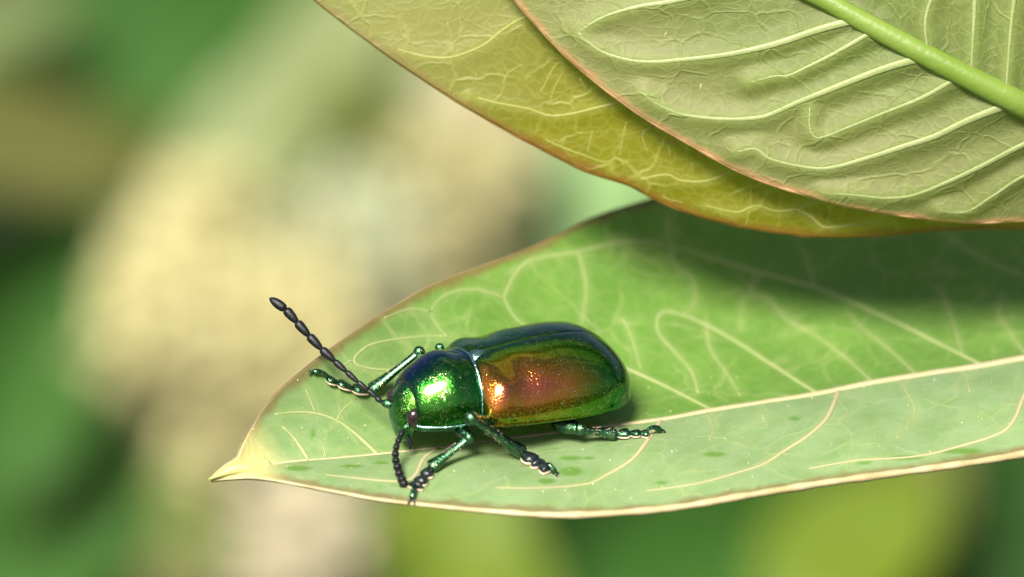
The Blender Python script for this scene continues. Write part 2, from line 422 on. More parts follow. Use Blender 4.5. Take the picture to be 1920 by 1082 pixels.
# --- main leaf (its upper face shows)
mainM = [(395,897,-2.6),(455,881,-2.4),(530,868,-2.0),(640,858,-1.5),(745,848,-.9),(850,836,-.4),(1010,815,.4),(1110,803,.9),(1250,785,1.6),(1330,770,2.0),(1430,755,2.5),(1535,738,3.0),(1640,717,3.5),(1730,703,4.0),(1830,688,4.5),(1920,672,5.0),(2150,636,6.2),(2500,585,7.6),(2850,540,8.6)]
mainF = [(395,897,-2.6),(420,874,-2.6),(447,857,-2.6),(456,836,-2.5),(470,808,-2.3),(495,768,-2.0),(530,728,-1.5),(575,690,-.7),(620,655,.2),(680,613,1.2),(740,575,2.2),(800,540,3.1),(880,508,4.1),(960,480,5.1),(1050,440,6.3),(1110,410,7.2),(1170,388,8.0),(1210,376,8.6),(1350,335,10.2),(1550,290,11.8),(1920,255,13.3),(2300,310,12.6),(2650,430,10.6),(2850,540,8.6)]
mainN = [(395,897,-2.6),(430,894,-2.8),(480,892,-3.2),(560,905,-4.0),(640,920,-4.8),(700,931,-5.2),(800,943,-5.8),(950,957,-6.3),(1060,962,-6.4),(1160,957,-6.2),(1270,947,-5.8),(1400,925,-5.2),(1520,905,-4.6),(1650,887,-4.0),(1760,872,-3.4),(1920,847,-2.4),(2200,790,0),(2550,680,4.5),(2850,540,8.6)]
mainN = [(x, y, -2.6 + (d + 2.6) * .72 if x < 2000 else d) for x, y, d in mainN]
mainF = [(x, y, d * (1.25 - .25 * max(0, x - 2000) / 850 if x > 2000 else 1.25) if d > 0 else d) for x, y, d in mainF]
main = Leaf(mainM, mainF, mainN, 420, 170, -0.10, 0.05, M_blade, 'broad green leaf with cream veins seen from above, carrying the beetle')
far_v = [
 [(1337,769),(1290,745),(1240,720),(1180,693),(1120,668),(1040,640),(972,601),(944,559)],
 [(1839,683),(1777,652),(1664,596),(1529,539),(1405,505),(1264,463),(1185,452),(1085,471),(989,491),(961,522),(944,559)],
 [(1532,737),(1495,714),(1438,677),(1382,641),(1326,610),(1280,590),(1247,584),(1233,596),(1235,624),(1264,658),(1297,697),(1309,737)],
 [(2120,641),(2030,575),(1920,517),(1850,488),(1794,455),(1766,432),(1700,390)],
 [(708,851),(666,812),(631,788),(592,775),(550,773),(515,777)],
 [(580,863),(550,819),(530,800)],
 [(930,825),(860,760),(760,700),(690,690),(665,680),(667,668),(696,646),(775,632),(842,629)],
]
near_v = [
 [(1573,731),(1551,782),(1517,815),(1472,844),(1433,869),(1382,886),(1309,906),(1213,920)],
 [(1240,786),(1213,827),(1185,861),(1134,892),(1100,907),(1000,915),(930,914)],
 [(1965,664),(1920,742),(1901,787),(1878,810),(1805,835),(1720,855),(1608,863),(1517,878)],
 [(822,840),(797,856),(774,895),(740,902),(610,890)],
]
small_v = [
 [(1636,716),(1591,675),(1529,629),(1472,596),(1438,562),(1405,552),(1393,565),(1390,618)],
 [(1526,539),(1517,494),(1495,449)], [(1805,666),(1788,607),(1765,550),(1749,534)], [(1920,660),(1890,618),(1873,590),(1878,550)],
 [(1252,400),(1255,460),(1269,500),(1297,522),(1303,567),(1280,590)], [(1416,508),(1410,545)],
 [(1720,703),(1664,652),(1608,607),(1590,584)], [(1168,596),(1185,635),(1201,690)], [(1326,612),(1331,652),(1365,703),(1388,742)],
 [(944,559),(927,550),(876,542),(831,556),(809,584),(826,618),(848,635)], [(809,584),(769,579),(720,596)],
 [(1085,471),(1099,539),(1091,607)], [(592,775),(585,757),(573,730)], [(612,860),(604,827)], [(510,872),(488,850)],
 [(1690,711),(1698,731),(1715,765),(1709,787),(1681,821)], [(1325,772),(1337,805),(1330,825)], [(1425,756),(1432,790)], [(1810,692),(1818,735)],
 [(666,672),(640,690),(652,712)], [(631,788),(646,765),(668,748)],
]
main_lines = [main.line(v) for v in far_v + near_v]; small_lines = [main.line(v) for v in small_v]
mid_line = main.line([c[:2] for c in mainM[1:]], 0.0)
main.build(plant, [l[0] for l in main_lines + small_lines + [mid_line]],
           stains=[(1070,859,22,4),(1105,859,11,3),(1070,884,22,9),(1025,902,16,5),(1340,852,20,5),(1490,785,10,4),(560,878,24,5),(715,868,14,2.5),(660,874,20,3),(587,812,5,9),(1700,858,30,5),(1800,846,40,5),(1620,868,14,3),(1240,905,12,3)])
t = np.linspace(0, 1, len(mid_line[0]))
obj('midrib', *sweep(mid_line[0], np.interp(t, [0, .2, .35, .6, 1], [.05, .09, .17, .25, .55]), np.interp(t, [0, .3, 1], [.03, .07, .2]), mid_line[1], 10), M_midrib_up, main.o)
for i, (l, nn) in enumerate(main_lines): main.vein('vein', l, nn, 0.09, 0.030, M_vein if i < len(far_v) else M_midrib_up, 0.32)
for l, nn in small_lines: main.vein('veinlet', l, nn, 0.038, 0.018, M_vein, 0.3, 6)
main.rim('near', M_rim_near, 0.155, h=0.9); main.rim('far', M_rim_far, 0.075, h=0.9)
# pale horn-like tip
tp = np.array([W(391, 899, -2.7), W(412, 890, -2.7), W(438, 881, -2.65), W(466, 878, -2.5), W(515, 876, -2.2)])
q = cr(np.c_[tp, [.04, .12, .20, .20, .03], [.04, .12, .21, .20, .02]], 16)
obj('leaf_tip', *sweep(q[:, :3], q[:, 3], q[:, 4], mid_line[1][2], 10), M_tip, main.o)

# --- pale leaf and golden leaf overhead (their undersides show)
paleM = [(1020,-230,2.0),(1250,-130,2.0),(1400,-67,1.8),(1540,-4,1.6),(1608,34,1.5),(1731,100,1.4),(1838,155,1.4),(1920,196,1.6),(2150,310,3.0),(2450,440,5.6),(2860,560,8.6)]
paleF = [(1020,-230,2.0),(1250,-300,0.6),(1600,-330,-.6),(2000,-260,-1.0),(2400,-60,0.5),(2650,230,4),(2860,560,8.6)]
paleN = [(1020,-230,2.0),(930,-130,2.6),(935,-50,3.0),(965,0,3.2),(1020,63,3.3),(1080,122,3.4),(1180,200,3.5),(1280,262,3.6),(1400,327,3.7),(1500,362,3.8),(1600,388,3.9),(1700,405,4.1),(1830,417,4.4),(1920,414,4.6),(2100,415,5.4),(2400,470,6.8),(2860,560,8.6)]
SH = lambda C, k: [(x, y, d - k * (1 if x < 1950 else max(0, 1 - (x - 1950) / 850))) for x, y, d in C]
paleM, paleF, paleN = SH(paleM, 2.7), SH(paleF, 2.2), SH(paleN, 2.9)
pale = Leaf(paleM, paleF, paleN, 260, 170, 0.03, 0.03, M_under_pale, 'pale grey-green leaf underside with raised veins and a thick lime midrib')
goldM = [(560,-240,6.2),(800,-210,6.0),(1050,-120,5.6),(1250,-10,5.4),(1450,90,5.4),(1700,220,5.8),(2000,350,6.6),(2400,470,7.6),(2850,570,8.6)]
goldF = [(560,-240,6.2),(900,-330,5.2),(1300,-250,4.8),(1700,-50,4.9),(2050,150,5.6),(2450,380,7.0),(2850,570,8.6)]
goldN = [(560,-240,6.2),(530,-120,6.4),(560,-30,6.5),(590,0,6.6),(680,70,6.7),(800,153,6.8),(900,215,6.9),(1000,270,7.0),(1100,320,7.1),(1180,347,7.15),(1240,378,7.2),(1300,402,7.3),(1400,426,7.4),(1500,441,7.5),(1580,444,7.6),(1660,441,7.7),(1760,432,7.8),(1900,430,8.0),(2200,460,8.2),(2850,570,8.6)]
goldM, goldF, goldN = [SH(C, 4.4) for C in (goldM, goldF, goldN)]
gold = Leaf(goldM, goldF, goldN, 260, 150, 0.02, 0.03, M_under_gold, 'golden-green leaf underside with a net of veins, tucked behind the pale leaf')
pale_v = [
 [(1604,36),(1540,53),(1455,81),(1370,100),(1285,110),(1204,114),(1137,98),(1096,71),(1085,58)],
 [(1740,104),(1668,123),(1583,155),(1498,189),(1455,208),(1430,217),(1370,221),(1285,213),(1238,195),(1208,174)],
 [(1901,187),(1816,221),(1753,251),(1689,272),(1625,293),(1549,312),(1489,306),(1442,293),(1417,276),(1383,281)],
 [(2060,262),(1990,240),(1920,264),(1838,306),(1774,336),(1710,361),(1659,366),(1604,361),(1549,357)],
 [(2200,335),(2060,280),(1920,323),(1859,361),(1808,391),(1761,389)],
 [(1420,-58),(1350,-22),(1260,2),(1196,12),(1133,31),(1085,58)],
]
pale_mid = [
 [(1642,55),(1566,98),(1515,123),(1476,140),(1455,140),(1404,153)], [(1804,138),(1731,179),(1659,208),(1583,238),(1532,255),(1519,238),(1519,200)],
 [(1827,-40),(1826,20),(1820,140)], [(1905,-30),(1897,25),(1884,176)], [(1770,-60),(1745,0),(1735,40),(1740,98)], [(1990,0),(1960,100),(1950,205)],
]
pale_small = [
 [(1519,200),(1523,238),(1527,255),(1515,293)], [(1459,145),(1459,191)], [(1659,212),(1657,268)], [(1587,238),(1574,289)], [(1757,230),(1714,213),(1680,221)],
 [(1315,157),(1302,213)], [(1385,140),(1370,208)], [(1425,221),(1419,276)], [(1468,210),(1455,265),(1442,293)], [(1595,314),(1595,357)], [(1544,314),(1546,353)],
 [(1727,302),(1727,323)], [(1680,323),(1663,361)], [(1608,285),(1629,251)], [(1383,281),(1340,262),(1300,240)], [(1549,357),(1500,345),(1455,325)], [(1208,174),(1180,160),(1150,130)],
 [(1340,115),(1310,150),(1280,165)], [(1830,310),(1815,345)], [(1405,225),(1385,262)], [(1250,60),(1225,95)], [(1420,40),(1400,85)], [(1500,20),(1480,65)],
]
gold_v = [
 [(1250,-20),(1100,0),(983,33),(946,54),(909,83),(871,100),(838,108),(788,104),(746,92)],
 [(1460,95),(1300,140),(1162,191),(1117,202),(1067,214),(1029,216),(992,204),(934,193),(896,183)],
 [(1620,180),(1500,255),(1383,315),(1328,338),(1277,338),(1251,327),(1200,336)],
 [(1760,250),(1640,320),(1532,374),(1493,391),(1455,395),(1417,385),(1383,397),(1323,385)],
 [(1493,391),(1520,405),(1544,425),(1595,421),(1672,412)],
]
gold_small = [
 [(992,204),(1017,166),(1042,121),(1063,114)], [(1029,218),(1023,262)], [(1065,214),(1056,277)], [(1119,202),(1100,293)], [(1181,195),(1160,297)],
 [(1023,262),(1056,277),(1100,293),(1133,304),(1160,297),(1183,333),(1212,333),(1260,329)], [(992,206),(984,245)], [(896,183),(890,125)], [(930,190),(950,140),(980,120)],
 [(1255,327),(1253,272),(1226,238)], [(1253,272),(1275,250)], [(1417,385),(1410,332)], [(1323,338),(1325,385)], [(1297,338),(1299,384)], [(1260,330),(1262,362)],
 [(1212,333),(1230,350),(1250,372),(1323,385)], [(1595,420),(1593,395)], [(1545,424),(1546,380)], [(1340,386),(1352,345)], [(1086,145),(1105,180)], [(840,108),(846,75),(838,40)], [(870,100),(900,150)],
 [(760,96),(745,130)], [(812,106),(815,150)], [(1455,395),(1462,428)], [(1383,397),(1378,420)], [(1226,238),(1205,250),(1215,290)],
]
for lf, mats, big, mid_, sm, mc in ((pale, (M_vein_under, M_midrib_under), pale_v, pale_mid, pale_small, paleM), (gold, (M_vein_gold, M_midrib_under), gold_v, [], gold_small, goldM)):
    Lb = [lf.line(v) for v in big]; Lm = [lf.line(v) for v in mid_]; Ls = [lf.line(v) for v in sm]
    # midrib straight from the surface's own centre row
    ml = lf.m; mn = lf.nn[:, lf.nv // 2]
    rg = .30 if lf is pale else .07
    lf.build(plant, [l[0] for l in Lb + Lm], ridge=rg, rw=.5)
    t = np.linspace(0, 1, len(ml)); r = np.interp(t, [0, .25, .5, 1], [.15, .37, .52, .8])
    obj('midrib', *sweep(ml + mn * (r * 0.35e-3)[:, None], r, r * 0.85, mn, 14), mats[1], lf.o)
    for l, nn in Lb: lf.vein('vein', l + nn * rg * .955e-3, nn, 0.165 if lf is pale else .085, 0.04 if lf is pale else .03, mats[0], 0.34 if lf is pale else .35)
    for l, nn in Lm: lf.vein('vein', l + nn * rg * .96e-3, nn, 0.10, 0.03, mats[0], 0.35)
    for l, nn in Ls: lf.vein('veinlet', l, nn, 0.034, 0.014, mats[0], 0.22, 6)
pale.rim('near', M_rim_under, 0.115); pale.rim('far', M_rim_under, 0.10)
gold.rim('near', M_rim_gold, 0.10); gold.rim('far', M_rim_gold, 0.09)

# pollen dust on the main leaf (too fine to count)
V, F = [], []
for k in range(260):
    px, py = random.uniform(450, 1900), random.uniform(690, 940)
    p_, nn = main.hit(px, py)
    X, Y, d = topx(p_)
    if abs(X - px) > 2 or abs(Y - py) > 2: continue
    v, f = ball(p_ + nn * 1e-5, random.choice([.010, .012, .015, .018, .026]), nu=6, nv=4)
    F += [tuple(i + len(V) for i in q) for q in f]; V += v.tolist()
po = obj('pollen_dust', V, F, M_pollen, main.o); po['kind'] = 'stuff'
v, f = ball(pale.hit(1745, 370, .03)[0], .06, nu=8, nv=5); obj('white_speck', v, f, M_pollen, pale.o)

# ------------------------------------------------------------------ the beetle
YAW, ROLL = math.radians(26.5), math.radians(3.5)
fw = np.array([-math.cos(YAW), -math.sin(YAW), 0.0])
l0 = np.array([math.sin(YAW), -math.cos(YAW), 0.0]); z0 = np.array([0, 0, 1.0])
PB = math.radians(4.0)
lf_ = l0 * math.cos(ROLL) - z0 * math.sin(ROLL); up_ = z0 * math.cos(ROLL) + l0 * math.sin(ROLL)
fw, up_ = fw * math.cos(PB) + up_ * math.sin(PB), up_ * math.cos(PB) - fw * math.sin(PB)
AX = np.array([fw, lf_, up_])
BC = W(1010, 724, 0.6)
def bend(A):
    # head and shield are carried a little lower than the line of the wing cases
    A = np.array(A, float); k = np.clip(A[..., 0] - 3.0, 0, None); A[..., 2] -= .30 * (1 - np.exp(-k * 1.6)) * .5 + k * .075
    return A
def BB(A): return BC + (bend(A) @ AX) * 1e-3
def B(f, l, z): return BB(np.array([f, l, z]))
def Lpl(px, py, l):
    """world point where the pixel's ray meets the beetle-local plane 'l mm to its left'"""
    d = W(px, py, 0) - CAMLOC; d = d / np.linalg.norm(d)
    t = ((B(0, l, 0) - CAMLOC) @ lf_) / (d @ lf_)
    return CAMLOC + d * t

COP = [(0.0, (0.80, 0.18, 0.08)), (0.18, (0.72, 0.24, 0.03)), (0.38, (0.38, 0.25, 0.014)), (0.54, (0.11, 0.24, 0.012)), (0.72, (0.014, 0.18, 0.018)), (0.88, (0.010, 0.12, 0.03)), (1.0, (0.010, 0.08, 0.05))]
GRN = [(0.0, (0.09, 0.28, 0.02)), (0.22, (0.025, 0.21, 0.02)), (0.46, (0.008, 0.14, 0.035)), (0.70, (0.008, 0.10, 0.11)), (0.9, (0.012, 0.06, 0.17)), (1.0, (0.015, 0.04, 0.14))]
TEAL = [(0.0, (0.075, 0.20, 0.09)), (0.4, (0.022, 0.11, 0.07)), (0.7, (0.012, 0.07, 0.075)), (1.0, (0.015, 0.05, 0.11))]
def elytra_tint(n):
    # the red sheen is strongest over the shoulder and side of each wing case and fades to green towards the rear and the seam
    return n.attr('hue_shift')
M_elytra = shell('wing_case_copper_green', COP, 0.13, 8.5, 0.0075, tint=elytra_tint)
M_pron = shell('pronotum_green', GRN, 0.18, 7.5, 0.009, tint=elytra_tint, bump2=1.0)
M_head = shell('head_green_blue', GRN, 0.26, 9.0, 0.016, bump2=1.0)
M_leg = shell('leg_teal', TEAL, 0.28, 11.0, 0.014)
M_rimb = shell('rim_pale_blue', [(0.0, (0.30, 0.50, 0.45)), (1.0, (0.10, 0.25, 0.35))], 0.25, 11.0, 0.01)
M_belly = simple('belly_black_green', (0.012, 0.022, 0.018), 0.35, 0.6, 10, 0.02)
M_ant = simple('antenna_black', (0.004, 0.0045, 0.006), 0.38, 0.0, 26, 0.022, (0.009, 0.010, 0.012), 0.35)
M_tars = simple('foot_black', (0.006, 0.009, 0.010), 0.26, 0.1, 20, 0.015, (0.014, 0.02, 0.022), 0.5)
M_pad = simple('foot_pad_cream', (0.62, 0.47, 0.33), 0.7, 0, 40, 0.03)
M_eye = simple('eye_dark_plum', (0.012, 0.007, 0.009), 0.16, 0, 40, 0.006, (0.022, 0.013, 0.015), 0.6)
M_claw = simple('claw_dark', (0.02, 0.03, 0.025), 0.3, 0.3)

bf, bn = main.hit(1012, 793)
beetle = thing('beetle', 'shiny green and copper metallic beetle with black antennae standing on the green leaf', 'beetle', bf)

# body: one continuous skin through abdomen, thorax and head
bp = np.array([  # f, z, half width, half height
 (-3.45,.30,.10,.08),(-3.3,.28,.9,.35),(-2.8,.2,1.7,.55),(-1.5,.08,2.3,.75),(0,.0,2.5,.85),(1.5,.0,2.35,.9),(2.7,.05,1.9,.9),(3.2,.2,1.45,.85),(3.7,.42,1.25,.9),(4.4,.52,1.3,.95),(4.95,.60,1.05,.92),
 (5.25,.62,1.0,.86),(5.50,.54,.98,.78),(5.69,.30,.93,.68),(5.78,0,.84,.60),(5.78,-.35,.70,.50),(5.76,-.68,.54,.40),(5.74,-.95,.38,.28),(5.73,-1.12,.1,.08)], float)
bq = cr(np.c_[bp[:, 0], np.zeros(len(bp)), bp[:, 1:]], 120)
bt = nrm(np.gradient(bq[:, :3], axis=0)); bup = np.c_[-bt[:, 2], np.zeros(len(bt)), bt[:, 0]] @ AX
body = obj('body', *sweep(BB(bq[:, :3]), bq[:, 3], bq[:, 4], bup, 40), M_head, beetle, label='dark green head and underside')
body.data.materials.append(M_belly)
cz = np.array([p.center[:] for p in body.data.polygons]) + ORIG[beetle]
cl = ((cz - BC) * 1e3) @ AX.T
body.data.polygons.foreach_set('material_index', [(1 if a[0] < 4.9 else 0) for a in cl])
body.data.update()

# wing cases
ET = np.array([(3.22,1.25,1.28),(3.40,1.70,1.52),(3.42,2.05,1.68),(3.22,2.36,1.82),(2.7,2.56,1.98),(1.6,2.66,2.16),(0.4,2.72,2.28),(-.8,2.74,2.28),(-1.8,2.62,2.10),(-2.6,2.30,1.72),(-3.1,1.84,1.28),(-3.42,1.22,.80),(-3.56,.6,.38),(-3.6,.05,.04)], float)
ET[:, 2] *= .965 + .05 * np.exp(-((ET[:, 0] + 1.8) / 1.3) ** 2)
eq = cr(ET, 110)
TH = np.linspace(0, 1, 64)
for side in (1, -1):
    G = np.zeros((len(eq), len(TH) + 6, 3))
    for j, th in enumerate(TH):
        a = th * math.pi / 2; ex = 2 / 2.25
        l = eq[:, 1] * math.sin(a) ** ex; z = eq[:, 2] * math.cos(a) ** ex
        G[:, j] = np.c_[eq[:, 0], l, z]
    for k, (a, b) in enumerate(((1.0, -.04), (.985, -.09), (.955, -.12), (.90, -.13), (.82, -.10), (.72, -.03))):
        G[:, len(TH) + k] = np.c_[eq[:, 0], eq[:, 1] * a, np.full(len(eq), b) * np.clip(eq[:, 1], 0, 1)]
    r = nrm(np.stack([np.zeros_like(G[..., 0]), G[..., 1], G[..., 2] + .2], -1))
    g = lambda f, l, s, h: h * np.exp(-(((G[..., 0] - f) / s[0]) ** 2 + ((G[..., 1] - l) / s[1]) ** 2))
    topm = (G[..., 2] > 0.25)
    dsp = (g(2.7, 1.95, (.5, .5), .15) + g(1.75, 1.35, (.5, .8), -.055) + g(.95, 1.5, (.6, .6), .03) + g(2.9, .7, (.35, .45), .06)) * topm
    seam = -0.02 * np.exp(-(G[..., 1] / .07) ** 2) * np.clip((G[..., 2]) / .4, 0, 1)
    # raised marginal bead along the outer edge
    bead = 0.035 * np.exp(-((G[..., 2] + .03) / .06) ** 2)
    G = G + r * (dsp + bead)[..., None]; G[..., 2] += seam
    G[..., 1] += 0.012
    hue = np.clip(0.15 + 0.40 * np.clip((.8 - G[..., 0]) / 4.2, 0, 1) + 0.22 * np.exp(-(G[..., 1] / .6) ** 2) + .17 * np.exp(-((G[..., 2] + .1) / .95) ** 2) - 0.24 * np.exp(-((G[..., 0] - 1.6) / 1.9) ** 2 - ((G[..., 2] - 1.35) / .6) ** 2), -.3, .38)
    G[..., 1] *= side
    nu, nv = G.shape[:2]; idx = np.arange(nu * nv).reshape(nu, nv)
    Q = np.stack([idx[:-1, :-1], idx[1:, :-1], idx[1:, 1:], idx[:-1, 1:]], -1).reshape(-1, 4)
    if side < 0: Q = Q[:, ::-1]
    o = obj('wing_case', BB(G.reshape(-1, 3)), Q.tolist(), M_elytra, beetle)
    setattr_f(o, 'hue_shift', hue.ravel())

# pronotum: domed shield with a beaded hind border
PT = np.array([(5.62,.80,.98),(5.82,1.06,1.20),(5.78,1.24,1.42),(5.45,1.48,1.68),(4.85,1.74,1.90),(4.2,1.87,1.97),(3.65,1.89,1.90),(3.38,1.86,1.78),(3.24,1.80,1.66)], float)
pq = cr(PT, 60); TT = np.linspace(-1, 1, 72)
G = np.zeros((60, 76, 3))
for j, tt in enumerate(TT):
    a = tt * math.pi / 2; ex = 2 / 2.15
    G[:, j + 2] = np.c_[pq[:, 0] - .28 * (1 - abs(tt)) ** 2 * (pq[:, 0] < 4) * (4 - pq[:, 0]), pq[:, 1] * math.copysign(abs(math.sin(a)) ** ex, a), pq[:, 2] * math.cos(a) ** ex - .04]
for k, (a, b) in enumerate(((.90, -.20), (.97, -.14))):
    for col, sg in ((k, -1), (75 - k, 1)):
        G[:, col] = np.c_[pq[:, 0], sg * pq[:, 1] * a, np.full(60, b - .10)]
G[..., 2] += .17 + .13 * np.exp(-((G[..., 0] - 4.4) / .55) ** 2) * (G[..., 2] > .5)
g = lambda f, l, s, h: h * np.exp(-(((G[..., 0] - f) / s) ** 2 + ((G[..., 1] - l) / s) ** 2))
G[..., 2] += (g(3.75, .9, .22, -.05) + g(3.7, -.3, .18, -.05) + g(4.2, 1.35, .25, -.04)) * (G[..., 2] > .4)
idx = np.arange(60 * 76).reshape(60, 76)
Q = np.stack([idx[:-1, :-1], idx[:-1, 1:], idx[1:, 1:], idx[1:, :-1]], -1).reshape(-1, 4)
pron = obj('pronotum', BB(G.reshape(-1, 3)), Q.tolist(), M_pron, beetle, label='domed green shield behind the head')
edge = BB(G[-5, 2:74] * np.array([1, 1.012, 1.0]) + np.array([-.02, 0, .03]))
setattr_f(pron, 'hue_shift', (.12 + .50 * np.clip((G[..., 0] - 4.2) / 1.3, 0, 1) * np.clip((.8 - G[..., 1]) / 1.4, 0, 1)).ravel())
obj('hind_border', *sweep(edge, .065, .065, fw, 8), M_rimb, pron)
bot = np.vstack([G[8:, 73]]); obj('side_border', *sweep(BB(bot), .05, .05, lf_, 8), M_rimb, pron)
# scutellum
q = cr(np.array([(3.22, 0, 1.62, .32, .10), (3.05, 0, 1.78, .34, .14), (2.8, 0, 1.88, .24, .12), (2.55, 0, 1.92, .05, .04)]), 12)
obj('scutellum', *sweep(BB(q[:, :3]), q[:, 3], q[:, 4], up_, 14), M_rimb, beetle, label='small steel-blue triangle between the wing cases')
# eyes, brow ridges, mouth feelers
for sg in (1, -1):
    obj('eye', *ball(B(5.80, .90 * sg, .34), np.array([.36, .28, .40]), AX, 20, 14), M_eye, beetle)
    q = cr(np.array([(6.04, .45 * sg, .82, .03), (6.02, .66 * sg, .70, .07), (5.92, .86 * sg, .55, .05)]), 8)
    obj('brow_ridge', *sweep(BB(q[:, :3]), q[:, 3], q[:, 3], lf_, 8), M_head, beetle)
    q = cr(np.array([(5.85, .40 * sg, -.60, .08), (5.80, .58 * sg, -.82, .09), (5.76, .62 * sg, -.98, .11), (5.74, .60 * sg, -1.14, .09), (5.74, .58 * sg, -1.24, .03)]), 12)
    obj('mouth_feeler', *sweep(BB(q[:, :3]), q[:, 3], q[:, 3], fw, 8), M_tars, beetle)

# antennae: eleven joints each
def antenna(J, R):
    root = None
    n = len(J) - 1
    for i in range(n):
        a, b = np.asarray(J[i]), np.asarray(J[i + 1]); d = b - a
        r = R[i]
        if i == n - 1: ts, rs = [0, .06, .25, .55, .8, .93, 1.0], [.45, .8, 1, .98, .7, .4, .08]
        elif i == 0: ts, rs = [-.05, .1, .35, .6, .85, 1.02], [.4, .7, 1, 1, .75, .4]
        else: ts, rs = [-.03, .08, .35, .7, .92, 1.02], [.42, .62, .88, 1.0, .9, .45]
        pts = np.array([a + d * t for t in ts])
        q = cr(np.c_[pts * 1e3, np.array(rs) * r], 14)
        o = obj('antenna' if root is None else 'antenna_joint', *sweep(q[:, :3] / 1e3, q[:, 3], q[:, 3], -FWD, 12), M_leg if i == 0 else M_ant, beetle if root is None else root)
        if root is None: root = o
    return root
crop = [(1175,996),(1060,965),(1018,925),(945,862),(860,795),(765,708),(663,618),(552,514),(445,402),(345,288),(250,180),(113,84)]
pr = [(480 + .2219 * x, 540 + .2219 * y) for x, y in crop]
d_r = topx(B(6.28, -.45, .45))[2]
antenna([W(x, y, d_r + .9 * i / 11) for i, (x, y) in enumerate(pr)], [.18, .12, .11, .11, .12, .135, .17, .18, .185, .19, .185])
pl = [(768,793),(757,806),(751,818),(745,830),(742,843),(741,856),(743,868),(746,880),(750,892),(755,903),(760,914)]
d_l = topx(B(6.18, .50, .15))[2]
antenna([W(x, y, d_l - 1.6 * i / 10) for i, (x, y) in enumerate(pl)], [.14, .11, .12, .13, .145, .155, .165, .17, .175, .18])

# legs
def seg_tube(a, b, prof, up, flat=1.0, n=14, name='x', mat=None, parent=None, bow=None, nseg=12):
    a, b = np.asarray(a), np.asarray(b)
    ts = np.array([p[0] for p in prof]); rs = np.array([p[1] for p in prof])
    pts = a + (b - a) * ts[:, None]
    if bow is not None: pts = pts + np.asarray(bow)[None] * (4 * ts * (1 - ts))[:, None] * 1e-3
    q = cr(np.c_[pts * 1e3, rs], n)
    return obj(name, *sweep(q[:, :3] / 1e3, q[:, 3], q[:, 3] * flat, up, nseg), mat, parent)

def leg(coxa, knee, ankle, toes, femur_r=.30, tib_r=.19, tarsal=M_tars, claw_to=None, widths=(.24, .22, .27), tib_mat=None):
    up = np.array([0, 0, 1.0])
    femur = seg_tube(coxa, knee, [(0, femur_r * .6), (.15, femur_r * .95), (.5, femur_r), (.85, femur_r * .72), (1.0, femur_r * .55), (1.04, femur_r * .2)], up, .85, name='leg', mat=M_leg, parent=beetle)
    obj('knee', *ball(knee, np.array([.19, .19, .19]) * (tib_r / .19), nu=12, nv=8), M_leg, femur)
    seg_tube(knee, ankle, [(-.02, tib_r * .5), (.06, tib_r * .72), (.35, tib_r * .72), (.7, tib_r * .98), (.95, tib_r * 1.35), (1.0, tib_r * 1.25), (1.02, tib_r * .5)], up, .8, 18, 'tibia', tib_mat or M_leg, femur)
    # fine ridge lines and bristles along the shin
    d = ankle - knee; ax = nrm(d); s = nrm(np.cross(ax, -FWD)); u2 = np.cross(s, ax)
    Vb, Fb = [], []
    for k in range(46):
        t = random.uniform(.25, 1.0); an = random.uniform(0, 2 * math.pi)
        rad = tib_r * (0.72 + .55 * max(0, t - .4))
        rd = s * math.cos(an) + u2 * math.sin(an)
        p0 = knee + d * t + rd * rad * .9e-3; p1 = p0 + (rd * .05 + ax * .10) * 1e-3
        v, f = sweep(np.array([p0, (p0 + p1) / 2, p1]), [.009, .007, .002], [.009, .007, .002], s, 3, cap=False)
        Fb += [tuple(i + len(Vb) for i in q) for q in f]; Vb += v.tolist()
    hb = obj('shin_bristles', Vb, Fb, M_pad, femur); hb['kind'] = 'stuff'
    T = [np.asarray(ankle)] + [np.asarray(p) for p in toes]
    for i in range(len(T) - 1):
        a, b = T[i], T[i + 1]; w = widths[min(i, 2)]
        last = (i == len(T) - 2)
        o = seg_tube(a, b, [(-.05, w * .35), (.12, w * .6), (.45, w * .9), (.78, w * 1.05), (.95, w * .85), (1.05, w * .3)], up, .62, 12, 'foot_joint', tarsal, femur)
        pa, pb = a + np.array([0, 0, -.09e-3]), b + np.array([0, 0, -.09e-3])
        seg_tube(pa, pb, [(.1, w * .5), (.4, w * .95), (.75, w * 1.16), (.97, w * 1.05), (1.1, w * .4)], up, .22, 10, 'foot_pad', M_pad, femur)
    if claw_to is not None:
        a = T[-1] + (T[-2] - T[-1]) * .35 + np.array([0, 0, .08e-3]); b = np.asarray(claw_to)
        o = seg_tube(a, b, [(0, .06), (.4, .075), (.8, .115), (1.0, .12), (1.05, .05)], up, 1, 12, 'claw_joint', M_leg, femur, bow=(0, 0, .14))
        ax = nrm(b - a); s = nrm(np.cross(ax, up))
        for sg in (1, -1):
            c = np.array([b, b + (ax * .12 + s * sg * .07) * 1e-3, b + (ax * .20 + s * sg * .12 - up * .07) * 1e-3, b + (ax * .20 + s * sg * .11 - up * .17) * 1e-3])
            q = cr(np.c_[c * 1e3, [.05, .045, .03, .008]], 10)
            obj('claw', *sweep(q[:, :3] / 1e3, q[:, 3], q[:, 3], up, 6), M_claw, femur)
    return femur

def on(px, py, off=.17): return main.hit(px, py + off * 40)[0] + np.array([0, 0, off * 1e-3])
